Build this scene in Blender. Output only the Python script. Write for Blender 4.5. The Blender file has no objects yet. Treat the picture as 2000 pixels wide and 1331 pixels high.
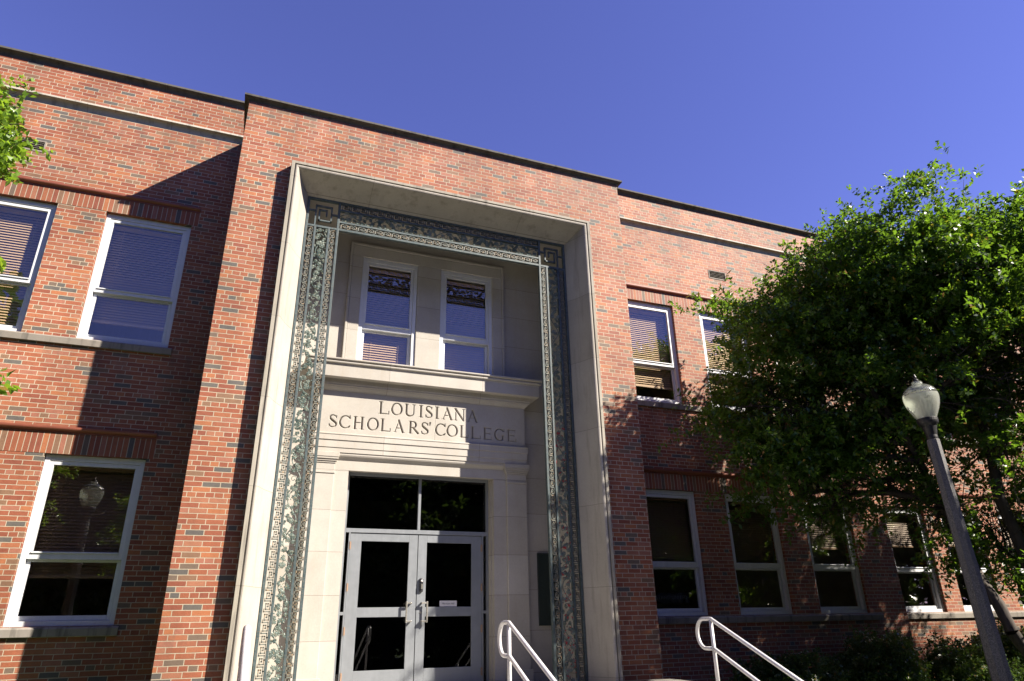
import bpy, math, random
import numpy as np
from mathutils import Vector, Matrix

sc = bpy.context.scene
COL = sc.collection
rnd = random.Random(7)

# ------------------------------------------------------------------ camera
def make_camera():
    yaw, pitch, roll = -0.3777058, 0.4004146, -0.0199109
    cy, sy, cp, sp = math.cos(yaw), math.sin(yaw), math.cos(pitch), math.sin(pitch)
    fwd = Vector((-sy*cp, cy*cp, sp)); right = Vector((cy, sy, 0)); up = right.cross(fwd)
    r2 = right*math.cos(roll) + up*math.sin(roll)
    u2 = -right*math.sin(roll) + up*math.cos(roll)
    cam = bpy.data.cameras.new('camera'); ob = bpy.data.objects.new('camera', cam); COL.objects.link(ob)
    m = Matrix((r2, u2, -fwd)).transposed().to_4x4()
    m.translation = Vector((-2.56, -9.157, 1.6)); ob.matrix_world = m
    cam.sensor_fit = 'HORIZONTAL'; cam.sensor_width = 36.0; cam.lens = 1315.4/2000*36.0
    cam.clip_start = .05; cam.clip_end = 1000
    sc.camera = ob
make_camera()

# ------------------------------------------------------------------ light
SUN = Vector((1.28, -1.0, 1.25)).normalized()          # direction towards the sun
w = bpy.data.worlds.new('World'); sc.world = w; w.use_nodes = True
wn = w.node_tree.nodes; wl = w.node_tree.links
bg = wn['Background']; sky = wn.new('ShaderNodeTexSky'); sky.sky_type = 'NISHITA'; sky.sun_disc = False
sky.sun_elevation = math.asin(SUN.z); sky.sun_rotation = math.atan2(SUN.x, SUN.y)
sky.air_density = 1.0; sky.dust_density = 0.0; sky.ozone_density = 7.0; sky.altitude = 50
wb = wn.new('ShaderNodeMix'); wb.data_type = 'RGBA'; wb.blend_type = 'MULTIPLY'; wb.inputs[0].default_value = 1.0
wb.inputs[7].default_value = (1.36, .90, 1.36, 1)          # the photograph's cool white balance
wl.new(sky.outputs[0], wb.inputs[6]); wl.new(wb.outputs[2], bg.inputs[0]); bg.inputs[1].default_value = 0.051
sl = bpy.data.lights.new('sun', 'SUN'); sl.energy = 5.0; sl.angle = math.radians(.53); sl.color = (1.0, .91, .78)
so = bpy.data.objects.new('sun', sl); COL.objects.link(so); so.rotation_euler = (-SUN).to_track_quat('-Z', 'Y').to_euler()
so.location = (20, -20, 30)
vs = sc.view_settings; vs.view_transform = 'Standard'; vs.look = 'None'; vs.exposure = 1.62; vs.gamma = 1.0
sc.cycles.max_bounces = 6; sc.cycles.transparent_max_bounces = 12; sc.cycles.glossy_bounces = 3
sc.cycles.transmission_bounces = 4; sc.cycles.diffuse_bounces = 3
sc.cycles.caustics_reflective = False; sc.cycles.caustics_refractive = False

# ------------------------------------------------------------------ mesh helpers
class MB:
    def __init__(s): s.v = []; s.f = []
    def add(s, verts, faces):
        o = len(s.v); s.v.extend([tuple(p) for p in verts]); s.f.extend([tuple(i+o for i in f) for f in faces]); return s
    def box(s, x0, x1, y0, y1, z0, z1):
        v = [(x0,y0,z0),(x1,y0,z0),(x1,y1,z0),(x0,y1,z0),(x0,y0,z1),(x1,y0,z1),(x1,y1,z1),(x0,y1,z1)]
        return s.add(v, [(0,3,2,1),(4,5,6,7),(0,1,5,4),(1,2,6,5),(2,3,7,6),(3,0,4,7)])
    def ring(s, x0, x1, z0, z1, y0, y1, l, r, b, t):          # rectangular frame facing -y, butt-jointed
        s.box(x0, x0+l, y0, y1, z0, z1); s.box(x1-r, x1, y0, y1, z0, z1)
        if b: s.box(x0+l, x1-r, y0, y1, z0, z0+b)
        if t: s.box(x0+l, x1-r, y0, y1, z1-t, z1)
        return s
    def rings(s, loops, closed=True, cap=True):
        n = len(loops[0]); v = [p for L in loops for p in L]; f = []
        for i in range(len(loops)-1):
            for j in range(n if closed else n-1):
                k = (j+1) % n; f.append((i*n+j, i*n+k, (i+1)*n+k, (i+1)*n+j))
        if cap and closed:
            f.append(tuple(range(n-1, -1, -1))); f.append(tuple((len(loops)-1)*n+j for j in range(n)))
        return s.add(v, f)
    def tube(s, pts, r, n=8, cap=True):
        P = [Vector(p) for p in pts]; R = r if isinstance(r, (list, tuple)) else [r]*len(P)
        loops = []; ref = None
        for i, p in enumerate(P):
            t = (P[min(i+1, len(P)-1)] - P[max(i-1, 0)])
            t = t.normalized() if t.length > 1e-9 else Vector((0,0,1))
            if ref is None:
                ref = t.orthogonal().normalized()
            a = (ref - t*ref.dot(t)); a = a.normalized() if a.length > 1e-6 else t.orthogonal().normalized(); ref = a
            b = t.cross(a)
            loops.append([p + (a*math.cos(2*math.pi*k/n) + b*math.sin(2*math.pi*k/n))*R[i] for k in range(n)])
        return s.rings(loops, True, cap)
    def lathe(s, prof, c=(0,0,0), n=32, off=0.0):
        loops = [[(c[0]+r*math.cos(2*math.pi*(k+off)/n), c[1]+r*math.sin(2*math.pi*(k+off)/n), c[2]+z) for k in range(n)] for r, z in prof]
        return s.rings(loops, True, True)
    def build(s, name, mat, parent=None, smooth=False, bevel=0):
        return mesh_obj(name, s.v, s.f, mat, parent, smooth, bevel)

def mesh_obj(name, v, f, mat, parent=None, smooth=False, bevel=0):
    me = bpy.data.meshes.new(name); me.from_pydata([tuple(p) for p in v], [], f); me.update()
    if smooth:
        me.polygons.foreach_set('use_smooth', [True]*len(me.polygons))
    me.materials.append(mat)
    ob = bpy.data.objects.new(name, me); COL.objects.link(ob)
    if parent: ob.parent = parent
    if bevel:
        b = ob.modifiers.new('bevel', 'BEVEL'); b.width = bevel; b.segments = 2; b.limit_method = 'ANGLE'
    return ob

def np_mesh(name, V, F, mat, parent=None, smooth=False):
    """V (n,3) float, F (m,4) or (m,3) int"""
    me = bpy.data.meshes.new(name); k = F.shape[1]
    me.vertices.add(len(V)); me.vertices.foreach_set('co', np.ascontiguousarray(V, dtype=np.float32).ravel())
    me.loops.add(F.size); me.loops.foreach_set('vertex_index', np.ascontiguousarray(F, dtype=np.int32).ravel())
    me.polygons.add(len(F)); me.polygons.foreach_set('loop_start', np.arange(0, F.size, k, dtype=np.int32))
    me.polygons.foreach_set('loop_total', np.full(len(F), k, dtype=np.int32))
    me.update(calc_edges=True); me.validate()
    if smooth: me.polygons.foreach_set('use_smooth', np.ones(len(F), dtype=bool))
    me.materials.append(mat)
    ob = bpy.data.objects.new(name, me); COL.objects.link(ob)
    if parent: ob.parent = parent
    return ob

def tag(o, label=None, cat=None, group=None, kind=None):
    if label: o['label'] = label
    if cat: o['category'] = cat
    if group: o['group'] = group
    if kind: o['kind'] = kind
    return o
def empty(name, loc, label, cat, group=None):
    o = bpy.data.objects.new(name, None); COL.objects.link(o); o.location = loc; o.empty_display_size = .2
    return tag(o, label, cat, group)
def copy_tree(o, parent=None):
    c = o.copy(); COL.objects.link(c)
    if parent: c.parent = parent
    for ch in list(o.children): copy_tree(ch, c)
    return c

# ------------------------------------------------------------------ materials
class NT:
    def __init__(s, name):
        s.m = bpy.data.materials.new(name); s.m.use_nodes = True; s.t = s.m.node_tree; s.t.nodes.clear()
        s.out = s.n('ShaderNodeOutputMaterial')
    def n(s, typ, ins=None, **kw):
        nd = s.t.nodes.new(typ)
        for k, v in kw.items(): setattr(nd, k, v)
        for k, v in (ins or {}).items():
            if hasattr(v, 'is_linked') or isinstance(v, bpy.types.NodeSocket): s.t.links.new(v, nd.inputs[k])
            else: nd.inputs[k].default_value = v
        return nd
    def math(s, op, a, b=0.0, c=None):
        d = {0: a, 1: b}
        if c is not None: d[2] = c
        return s.n('ShaderNodeMath', d, operation=op).outputs[0]
    def pos(s): return s.n('ShaderNodeNewGeometry').outputs['Position']
    def obj(s): return s.n('ShaderNodeTexCoord').outputs['Object']
    def noise(s, vec, scale, detail=4, rough=.55, out='Fac'):
        return s.n('ShaderNodeTexNoise', {'Vector': vec, 'Scale': scale, 'Detail': detail, 'Roughness': rough}).outputs[out]
    def ramp(s, fac, stops, interp='LINEAR'):
        r = s.n('ShaderNodeValToRGB', {0: fac}); cr = r.color_ramp; cr.interpolation = interp
        while len(cr.elements) < len(stops): cr.elements.new(.5)
        for e, (p, c) in zip(cr.elements, stops):
            e.position = p; e.color = (c, c, c, 1) if isinstance(c, (int, float)) else (*c, 1)
        return r.outputs[0]
    def mix(s, fac, a, b, blend='MIX'):
        nd = s.n('ShaderNodeMix', data_type='RGBA', blend_type=blend)
        for i, v in ((0, fac), (6, a), (7, b)):
            if isinstance(v, bpy.types.NodeSocket): s.t.links.new(v, nd.inputs[i])
            else: nd.inputs[i].default_value = v if not isinstance(v, tuple) else (*v, 1)
        return nd.outputs[2]
    def scale(s, vec, sc_):
        return s.n('ShaderNodeVectorMath', {0: vec, 1: sc_}, operation='MULTIPLY').outputs[0]
    def bump(s, h, strength=.3, dist=.01, normal=None):
        d = {'Height': h, 'Strength': strength, 'Distance': dist}
        if normal is not None: d['Normal'] = normal
        return s.n('ShaderNodeBump', d).outputs[0]
    def pbr(s, color, rough=.8, normal=None, metal=0.0, spec=.5):
        d = {'Base Color': color if isinstance(color, bpy.types.NodeSocket) else (*color, 1), 'Roughness': rough, 'Metallic': metal,
             'Specular IOR Level': spec}
        if normal is not None: d['Normal'] = normal
        p = s.n('ShaderNodeBsdfPrincipled', d); s.t.links.new(p.outputs[0], s.out.inputs[0]); return s.m
    def surf(s, sh): s.t.links.new(sh, s.out.inputs[0]); return s.m

def brick_mat(name, soldier=False):
    t = NT(name); p = t.pos(); sp = t.n('ShaderNodeSeparateXYZ', {0: p})
    u = t.math('ADD', sp.outputs[0], sp.outputs[1]); z = sp.outputs[2]
    if soldier:
        # vertical bricks: one course tall, pitch 67 mm along the wall
        vec = t.n('ShaderNodeCombineXYZ', {0: 0.12, 1: u, 2: 0.0}).outputs[0]
        bw, rh, off, sq, sqf = 1.0, .0672, 0.0, 1.0, 1
    else:
        jit = t.math('MULTIPLY', t.math('SUBTRACT', t.noise(p, 9.0, 2), .5), .006)
        vec = t.n('ShaderNodeCombineXYZ', {0: t.math('ADD', u, 20.03), 1: t.math('ADD', t.math('ADD', z, 10.0), jit), 2: 0.0}).outputs[0]
        bw, rh, off, sq, sqf = .208, .0643, .5, .5, 6
    bt = t.n('ShaderNodeTexBrick', {'Vector': vec, 'Color1': (0, 0, 0, 1), 'Color2': (1, 1, 1, 1), 'Mortar': (.5, .5, .5, 1), 'Scale': 1.0,
             'Mortar Size': .0051, 'Mortar Smooth': .12, 'Bias': 0.0, 'Brick Width': bw, 'Row Height': rh}, offset=off, offset_frequency=2, squash=sq, squash_frequency=sqf)
    cells = t.ramp(bt.outputs[0], [(0, (.17, .12, .09)), (.04, (.115, .104, .096)), (.066, (.235, .128, .08)), (.13, (.315, .098, .052)), (.24, (.255, .074, .046)),
              (.33, (.365, .125, .064)), (.42, (.335, .103, .056)), (.51, (.29, .086, .05)), (.60, (.375, .15, .09)), (.67, (.32, .106, .06)), (.75, (.40, .14, .065)),
              (.82, (.30, .09, .052)), (.90, (.35, .135, .09)), (.98, (.125, .112, .10))], 'CONSTANT')
    fine = t.noise(p, 70, 4, .7); cells = t.mix(.55, cells, t.ramp(fine, [(.25, .43), (.75, .88)]), 'MULTIPLY')
    blot = t.noise(p, 14, 3); cells = t.mix(.35, cells, t.ramp(blot, [(.3, .75), (.7, 1.15)]), 'MULTIPLY')
    mort = t.mix(t.noise(p, 6, 4), (.36, .305, .22), (.46, .395, .30))
    grime = t.ramp(t.noise(t.scale(p, (.9, .9, .35)), 1.6, 5), [(.32, .70), (.6, 1.06)])
    patch = t.ramp(t.noise(t.scale(p, (.5, .5, .8)), 1.0, 3), [(.3, .86), (.7, 1.1)])
    cells = t.n('ShaderNodeHueSaturation', {'Hue': .5035, 'Saturation': 1.0, 'Color': cells}).outputs[0]
    col = t.mix(bt.outputs[1], cells, mort); col = t.mix(.75, col, grime, 'MULTIPLY'); col = t.mix(1.0, col, patch, 'MULTIPLY')
    st = t.ramp(t.noise(t.n('ShaderNodeCombineXYZ', {0: t.math('MULTIPLY', u, 7.0), 1: t.math('MULTIPLY', z, .5), 2: 0.0}).outputs[0], 1.0, 3), [(.45, 0), (.68, 1)])
    for lev, ln in ((9.29, .8), (5.34, .7), (1.58, .5)):        # rain streaks below ledges
        dz = t.math('SUBTRACT', lev, z); k = t.math('MULTIPLY', t.math('GREATER_THAN', dz, 0.0), t.math('MAXIMUM', t.math('SUBTRACT', 1.0, t.math('DIVIDE', dz, ln)), 0.0))
        col = t.mix(t.math('MULTIPLY', t.math('MULTIPLY', k, st), .5), col, (.10, .075, .06))
    h = t.math('ADD', t.math('MULTIPLY', t.math('SUBTRACT', 1.0, bt.outputs[1]), 1.0), t.math('MULTIPLY', fine, .35))
    h = t.math('ADD', h, t.math('MULTIPLY', bt.outputs[0], .35))
    return t.pbr(col, t.ramp(fine, [(.2, .6), (.8, .78)]), t.bump(h, .9, .006), spec=.32)

def stone_mat(name, base, dark, joint_z=None, joint_x=None, stain=.5, rough=.85):
    t = NT(name); p = t.pos(); sp = t.n('ShaderNodeSeparateXYZ', {0: p})
    n1 = t.noise(p, 2.2, 6, .6); n2 = t.noise(p, 38, 4, .7); n3 = t.noise(t.scale(p, (5, 5, .55)), 1.7, 5, .6)
    col = t.mix(t.ramp(n1, [(.35, 0), (.7, 1)]), base, tuple(c*.86 for c in base))
    col = t.mix(.5, col, t.ramp(n2, [(.25, .84), (.8, 1.1)]), 'MULTIPLY')
    col = t.mix(t.math('MULTIPLY', t.ramp(n3, [(.52, 0), (.75, 1)]), stain), col, dark)
    h = t.math('MULTIPLY', n2, .6)
    pz, px = (joint_z or (3.0, 0)), (joint_x or (3.7, .4))                            # each block has its own tone
    bid = t.n('ShaderNodeCombineXYZ', {0: t.math('FLOOR', t.math('DIVIDE', t.math('SUBTRACT', sp.outputs[0], px[1]), px[0])), 1: t.math('FLOOR', t.math('DIVIDE', t.math('SUBTRACT', sp.outputs[2], pz[1]), pz[0])), 2: 3.3}).outputs[0]
    col = t.mix(1.0, col, t.ramp(t.n('ShaderNodeTexWhiteNoise', {0: bid}, noise_dimensions='3D').outputs[0], [(0, (.90, .89, .87)), (1, (1.04, 1.04, 1.05))]), 'MULTIPLY')
    def line(coord, pitch, off, wd=.0028):
        fr = t.math('FRACT', t.math('DIVIDE', t.math('ADD', coord, off), pitch))
        d = t.math('MULTIPLY', t.math('ABSOLUTE', t.math('SUBTRACT', fr, .5)), pitch)     # 0 on the joint
        return t.math('LESS_THAN', d, wd)
    for coord, par in ((sp.outputs[2], joint_z), (sp.outputs[0], joint_x)):
        if par:
            L = line(coord, par[0], par[0]*.5 - par[1])
            col = t.mix(t.math('MULTIPLY', L, .8), col, (.14, .12, .1)); h = t.math('SUBTRACT', h, t.math('MULTIPLY', L, 2.0))
    return t.pbr(col, rough, t.bump(h, .35, .003), spec=.3)

M = {}
M['brick'] = brick_mat('brick'); M['soldier'] = brick_mat('soldier_brick', True)
LS = (.43, .405, .365)
M['ashlar'] = stone_mat('limestone_ashlar', LS, (.36, .31, .25), joint_z=(.585, 6.208), stain=.35)
M['stone'] = stone_mat('limestone', LS, (.34, .28, .21), joint_x=(1.56, -.67), stain=.3)
M['plain'] = stone_mat('limestone_plain', LS, (.36, .30, .23), stain=.22)
M['jamb'] = stone_mat('limestone_jamb', LS, (.36, .31, .24), joint_z=(.585, 3.79), stain=.25)
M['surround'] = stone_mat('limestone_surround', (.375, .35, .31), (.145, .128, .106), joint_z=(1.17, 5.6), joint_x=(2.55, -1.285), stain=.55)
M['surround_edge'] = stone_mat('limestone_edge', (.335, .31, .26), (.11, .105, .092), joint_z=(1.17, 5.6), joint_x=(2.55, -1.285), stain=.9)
M['coping'] = stone_mat('weathered_coping', (.095, .09, .082), (.028, .028, .027), joint_x=(1.22, .2), stain=1.0)
M['string'] = stone_mat('weathered_string_course', (.44, .415, .355), (.17, .16, .14), joint_x=(1.22, .4), stain=.9)
M['sill'] = stone_mat('weathered_sill', (.25, .226, .197), (.05, .048, .042), joint_x=(1.83, .9), stain=1.0)
M['pave'] = stone_mat('concrete_paving', (.44, .43, .41), (.27, .26, .245), joint_x=(1.5, 0), stain=.4)

def terracotta():
    t = NT('terracotta'); p = t.pos(); n = t.noise(p, 25, 4); g = t.noise(t.scale(p, (1, 1, 1)), 3, 4)
    col = t.mix(n, (.23, .072, .042), (.185, .055, .034)); col = t.mix(.6, col, t.ramp(g, [(.3, .7), (.6, 1.05)]), 'MULTIPLY')
    return t.pbr(col, .5, t.bump(n, .2, .003))
M['terracotta'] = terracotta()
def metal_green(name, a, b, rust):
    t = NT(name); p = t.pos(); n = t.noise(p, 16, 5, .65); n2 = t.noise(p, 55, 3)
    col = t.mix(t.ramp(n, [(.35, 0), (.65, 1)]), a, b); col = t.mix(t.math('MULTIPLY', t.ramp(n2, [(.54, 0), (.66, 1)]), rust), col, (.36, .22, .10))
    return t.pbr(col, .55, t.bump(n2, .3, .002), spec=.4)
M['verdigris'] = metal_green('verdigris_iron', (.030, .050, .056), (.062, .088, .093), .2)
M['key'] = metal_green('rusty_verdigris_iron', (.095, .112, .102), (.15, .158, .138), .75)
def vine_mat():
    t = NT('painted_vine'); p = t.pos(); n = t.noise(p, 9, 4); n2 = t.noise(p, 60, 3); n3 = t.noise(p, 24, 1)
    col = t.mix(t.ramp(n, [(.35, 0), (.65, 1)]), (.055, .088, .082), (.18, .22, .195)); col = t.mix(t.math('MULTIPLY', t.ramp(n2, [(.55, 0), (.68, 1)]), .6), col, (.36, .27, .15))
    sp = t.n('ShaderNodeSeparateXYZ', {0: p}); low = t.math('MULTIPLY', t.math('LESS_THAN', sp.outputs[2], 4.6), t.math('GREATER_THAN', sp.outputs[0], 0))
    col = t.mix(t.math('MULTIPLY', low, t.ramp(n3, [(.60, 0), (.64, 1)])), col, (.30, .03, .035))
    return t.pbr(col, .55, t.bump(n2, .3, .002), spec=.4)
M['vine'] = vine_mat()
def paint(name, col, rough=.4, metal=0, var=.12, scale=12):
    t = NT(name); p = t.obj(); n = t.noise(p, scale, 4); st = t.noise(t.scale(p, (14, 14, 1)), 2, 3)
    c = t.mix(var, col, t.ramp(n, [(.3, .55), (.7, 1.2)]), 'MULTIPLY'); c = t.mix(var, c, t.ramp(st, [(.35, .6), (.65, 1.1)]), 'MULTIPLY')
    return t.pbr(c, t.ramp(n, [(.3, rough*.85), (.7, rough*1.2)]), t.bump(n, .05, .002), metal)
M['white'] = paint('white_aluminium', (.555, .57, .59), .38)
M['door'] = paint('anodised_aluminium', (.205, .22, .238), .36, 0.1)
M['rail'] = paint('painted_rail', (.59, .58, .59), .28, 0.2)
M['black'] = paint('black_metal', (.015, .015, .017), .45)
M['steel'] = paint('satin_steel', (.55, .53, .48), .3, .8)
M['rust'] = paint('rusty_hinge', (.30, .20, .14), .6, .2, .5, 60)
M['keypad'] = paint('keypad_black', (.03, .03, .035), .3)
M['bronze'] = paint('dark_bronze', (.025, .04, .038), .45, .3, .4, 30)
M['inside'] = paint('interior_plaster', (.30, .27, .23), .8)
M['insidedark'] = paint('interior_dark', (.05, .045, .04), .8)
M['roof'] = paint('roofing', (.16, .15, .14), .9)
M['paper'] = paint('paper_sign', (.62, .60, .60), .7)
M['ink'] = paint('ink', (.04, .04, .04), .7)
M['banner'] = paint('banner', (.012, .012, .016), .8)
M['bannertext'] = paint('banner_text', (.16, .16, .17), .8)
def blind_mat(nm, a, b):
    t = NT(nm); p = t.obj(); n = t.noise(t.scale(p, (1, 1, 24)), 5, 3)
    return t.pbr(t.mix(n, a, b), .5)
M['blind'] = blind_mat('pale_blind', (.52, .37, .23), (.40, .285, .17)); M['shadeblind'] = blind_mat('brown_blind_shaded', (.20, .125, .07), (.15, .09, .048))  # lower-storey copy is darker brown, with the shade there put into its colour
def glass_mat(name, tint, boost=1.0):
    t = NT(name); n = t.noise(t.pos(), .9, 2)
    nrm = t.bump(n, .012, .03)
    bf = t.n('ShaderNodeNewGeometry').outputs['Backfacing']
    ior = t.math('ADD', 1.52, t.math('MULTIPLY', bf, 1/1.52-1.52))
    fr = t.n('ShaderNodeFresnel', {'IOR': ior, 'Normal': nrm}).outputs[0]
    fr = t.math('MINIMUM', t.math('MULTIPLY', fr, boost), 1.0)
    a = t.n('ShaderNodeBsdfTransparent', {0: (*tint, 1)}).outputs[0]; b = t.n('ShaderNodeBsdfGlossy', {0: (1, 1, 1, 1), 'Roughness': 0.004, 'Normal': nrm}).outputs[0]
    return t.surf(t.n('ShaderNodeMixShader', {0: fr, 1: a, 2: b}).outputs[0])
M['glass'] = glass_mat('window_glass', (.975, .97, .96), 1.55)
M['doorglass'] = glass_mat('tinted_door_glass', (.45, .46, .47), 1.1)
def leaf_mat(name, a, b, tr):
    t = NT(name); p = t.pos(); n = t.noise(p, 1.1, 3); n2 = t.n('ShaderNodeTexWhiteNoise', {0: t.scale(p, (9, 9, 9))}, noise_dimensions='3D').outputs[0]
    i = t.n('ShaderNodeNewGeometry').outputs['Random Per Island']
    col = t.mix(t.ramp(i, [(.1, 0), (.9, 1)]), a, b); col = t.mix(t.ramp(i, [(.965, 0), (.985, 1)]), col, (.22, .13, .03))
    pr = t.n('ShaderNodeBsdfPrincipled', {'Base Color': col, 'Roughness': .36, 'Specular IOR Level': .5}).outputs[0]
    tl = t.n('ShaderNodeBsdfTranslucent', {0: t.mix(.5, t.mix(1.0, col, (2.0, 1.9, .9), 'MULTIPLY'), tr)}).outputs[0]
    return t.surf(t.n('ShaderNodeMixShader', {0: .45, 1: pr, 2: tl}).outputs[0])
M['leaf'] = leaf_mat('myrtle_leaf', (.034, .088, .012), (.088, .16, .019), (.19, .33, .02))
M['leafdark'] = leaf_mat('shrub_leaf', (.035, .072, .02), (.075, .125, .03), (.12, .2, .03))
M['leafbright'] = leaf_mat('young_leaf', (.085, .165, .016), (.15, .25, .03), (.28, .42, .03))
def bark():
    t = NT('bark'); p = t.pos(); n = t.noise(t.scale(p, (7, 7, 1.5)), 3, 5)
    return t.pbr(t.ramp(n, [(.3, (.028, .022, .018)), (.7, (.07, .055, .045))]), .9, t.bump(n, .5, .01))
M['bark'] = bark()
def grass_mat():
    t = NT('lawn'); p = t.pos(); n = t.noise(p, 3, 6, .7); n2 = t.noise(p, .25, 3)
    c = t.ramp(n, [(.3, (.03, .055, .012)), (.7, (.075, .115, .025))]); c = t.mix(.5, c, t.ramp(n2, [(.3, .7), (.7, 1.2)]), 'MULTIPLY')
    return t.pbr(c, .95, t.bump(n, .8, .05))
M['grass'] = grass_mat()
def pole_mat():
    t = NT('aggregate_pole'); p = t.obj(); n = t.noise(p, 110, 3, .8); n2 = t.noise(p, 3, 3)
    c = t.ramp(n, [(.38, (.045, .045, .048)), (.5, (.11, .108, .108)), (.62, (.21, .205, .20))]); c = t.mix(.4, c, t.ramp(n2, [(.3, .7), (.7, 1.1)]), 'MULTIPLY')
    return t.pbr(c, .75, t.bump(n, .4, .003))
M['pole'] = pole_mat()
def globe_mat(name, transp):
    t = NT(name); p = t.obj(); n = t.n('ShaderNodeTexVoronoi', {'Vector': p, 'Scale': 75.0}).outputs[0]
    nr = t.bump(n, .6, .004)
    tl = t.n('ShaderNodeBsdfTranslucent', {0: (.80, .83, .73, 1), 'Normal': nr}).outputs[0]
    df = t.n('ShaderNodeBsdfDiffuse', {0: (.68, .71, .63, 1), 'Normal': nr}).outputs[0]
    gl = t.n('ShaderNodeBsdfGlossy', {0: (1, 1, 1, 1), 'Roughness': .16, 'Normal': nr}).outputs[0]
    tp = t.n('ShaderNodeBsdfTransparent', {0: (.9, .93, .9, 1)}).outputs[0]
    a = t.n('ShaderNodeMixShader', {0: .4, 1: tl, 2: df}).outputs[0]
    a = t.n('ShaderNodeMixShader', {0: transp, 1: a, 2: tp}).outputs[0]
    fr = t.n('ShaderNodeFresnel', {'IOR': 1.5, 'Normal': nr}).outputs[0]
    return t.surf(t.n('ShaderNodeMixShader', {0: fr, 1: a, 2: gl}).outputs[0])
M['globe'] = globe_mat('frosted_globe', .16); M['globecap'] = globe_mat('clear_globe_top', .7)

# ------------------------------------------------------------------ ground
g = MB(); g.add([(-150,-150,0),(150,-150,0),(150,150,0),(-150,150,0)], [(0,1,2,3)]); tag(g.build('ground', M['grass']), kind='structure')
g = MB(); g.box(-6.5, 6.5, -14.5, -4.45, -.1, .012); tag(g.build('forecourt_paving', M['pave']), kind='structure')
g = MB(); g.box(-2.7, 2.7, -40, -14.51, -.1, .012); tag(g.build('path', M['pave']), kind='structure')
g = MB(); g.box(-30, -6.51, -9.8, -7.6, -.1, .012); g.box(6.51, 30, -9.8, -7.6, -.1, .012); tag(g.build('pavement', M['pave']), kind='structure')
st = empty('entrance_steps', (0,-3.5,0), 'pale stone landing and steps in front of the double doors', 'steps')
g = MB(); g.box(-2.75, 2.75, -2.55, -.17, -.1, .805); g.box(-2.2, 2.2, -.17, 1.5, -.1, .805)
lo = g.build('landing', M['pave']); lo.parent = st; lo.matrix_parent_inverse = Matrix.Translation((0,3.5,0))
g = MB()
for k in range(4): g.box(-2.75, 2.75, -2.55-.36*(k+1)-.003*k, -2.55-.36*k, -.1, .805-.161*(k+1))
t_ = g.build('tread', M['pave']); t_.parent = st; t_.matrix_parent_inverse = Matrix.Translation((0,3.5,0))

# ------------------------------------------------------------------ building
B, S, ZS = 3.28, 2.543, 8.222
YW, YF, Y2 = 1.195, 1.252, 1.55
hall = empty('college_building', (0,1.0,0), 'red brick two storey college hall with a tall limestone entrance portal', 'building')
class HB(MB):
    pass
def part(mb, name, mat, parent=None, **k):
    o = mb.build(name, M[mat], None, **k); pr = parent or hall; o.parent = pr
    if pr is hall: o.matrix_parent_inverse = Matrix.Translation((0,-1.0,0))
    return o

def wall(mb, x0, x1, z0, z1, y, th, holes):
    xs = sorted({x0, x1, *[h[0] for h in holes], *[h[1] for h in holes]}); zs = sorted({z0, z1, *[h[2] for h in holes], *[h[3] for h in holes]})
    def hole(xm, zm): return any(h[0] < xm < h[1] and h[2] < zm < h[3] for h in holes)
    for i in range(len(xs)-1):
        for j in range(len(zs)-1):
            a, b, c, d = xs[i], xs[i+1], zs[j], zs[j+1]
            if hole((a+b)/2, (c+d)/2): continue
            mb.add([(a,y,c),(b,y,c),(b,y,d),(a,y,d)], [(0,1,2,3)])
            mb.add([(a,y+th,c),(b,y+th,c),(b,y+th,d),(a,y+th,d)], [(3,2,1,0)])
    for h in holes:
        a, b, c, d = h
        mb.add([(a,y,c),(a,y+th,c),(a,y+th,d),(a,y,d)], [(0,1,2,3)]); mb.add([(b,y,c),(b,y+th,c),(b,y+th,d),(b,y,d)], [(3,2,1,0)])
        mb.add([(a,y,c),(b,y,c),(b,y+th,c),(a,y+th,c)], [(0,1,2,3)]); mb.add([(a,y,d),(b,y,d),(b,y+th,d),(a,y+th,d)], [(3,2,1,0)])
    mb.add([(x0,y,z1),(x1,y,z1),(x1,y+th,z1),(x0,y+th,z1)], [(0,1,2,3)])
    for x, f in ((x0, (0,1,2,3)), (x1, (3,2,1,0))): mb.add([(x,y,z0),(x,y,z1),(x,y+th,z1),(x,y+th,z0)], [f])
    return mb

WINH = 2.11; UZ, LZ = 5.452, 1.693; WW = 1.19
LWX = [-4.497, -6.328, -8.16]; RWX = [4.497, 6.328, 8.13]; EWX = [10.645, 12.33, 14.17]
ZU1, ZL1 = UZ+WINH, LZ+WINH
def holes(xs): return [(x-WW/2, x+WW/2, z, z+WINH) for x in xs for z in (UZ, LZ)]
VZ0, VZ1 = 8.395, 8.60
ventx = [(-6.565, -6.10), (6.13, 6.575)]
ZWT = 10.06
mb = MB(); wall(mb, -14, -3.2, -.1, ZWT, YW, .28, holes(LWX) + [(*ventx[0], VZ0, VZ1)]); part(mb, 'brick_wing_wall', 'brick')
mb = MB(); wall(mb, 3.2, 9.66, -.1, ZWT, YW, .28, holes(RWX) + [(*ventx[1], VZ0, VZ1)])
mb.add([(9.66,YW+.28,-.1),(9.66,Y2+.1,-.1),(9.66,Y2+.1,ZWT),(9.66,YW+.28,ZWT)], [(0,1,2,3)]); part(mb, 'brick_wing_wall', 'brick')
mb = MB(); wall(mb, 9.67, 22, -.1, ZWT, Y2, .28, holes(EWX)); part(mb, 'brick_end_wall', 'brick')
mb = MB(); wall(mb, -B, B, -.1, 9.27, 0, .26, [(-S+.03, S-.03, -.1001, ZS-.03)])
for x, f in ((-B, (0,1,2,3)), (B, (3,2,1,0))): mb.add([(x,.26,-.1),(x,.26,9.27),(x,YW,9.27),(x,YW,-.1)], [f])
part(mb, 'brick_entrance_bay', 'brick')
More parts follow.
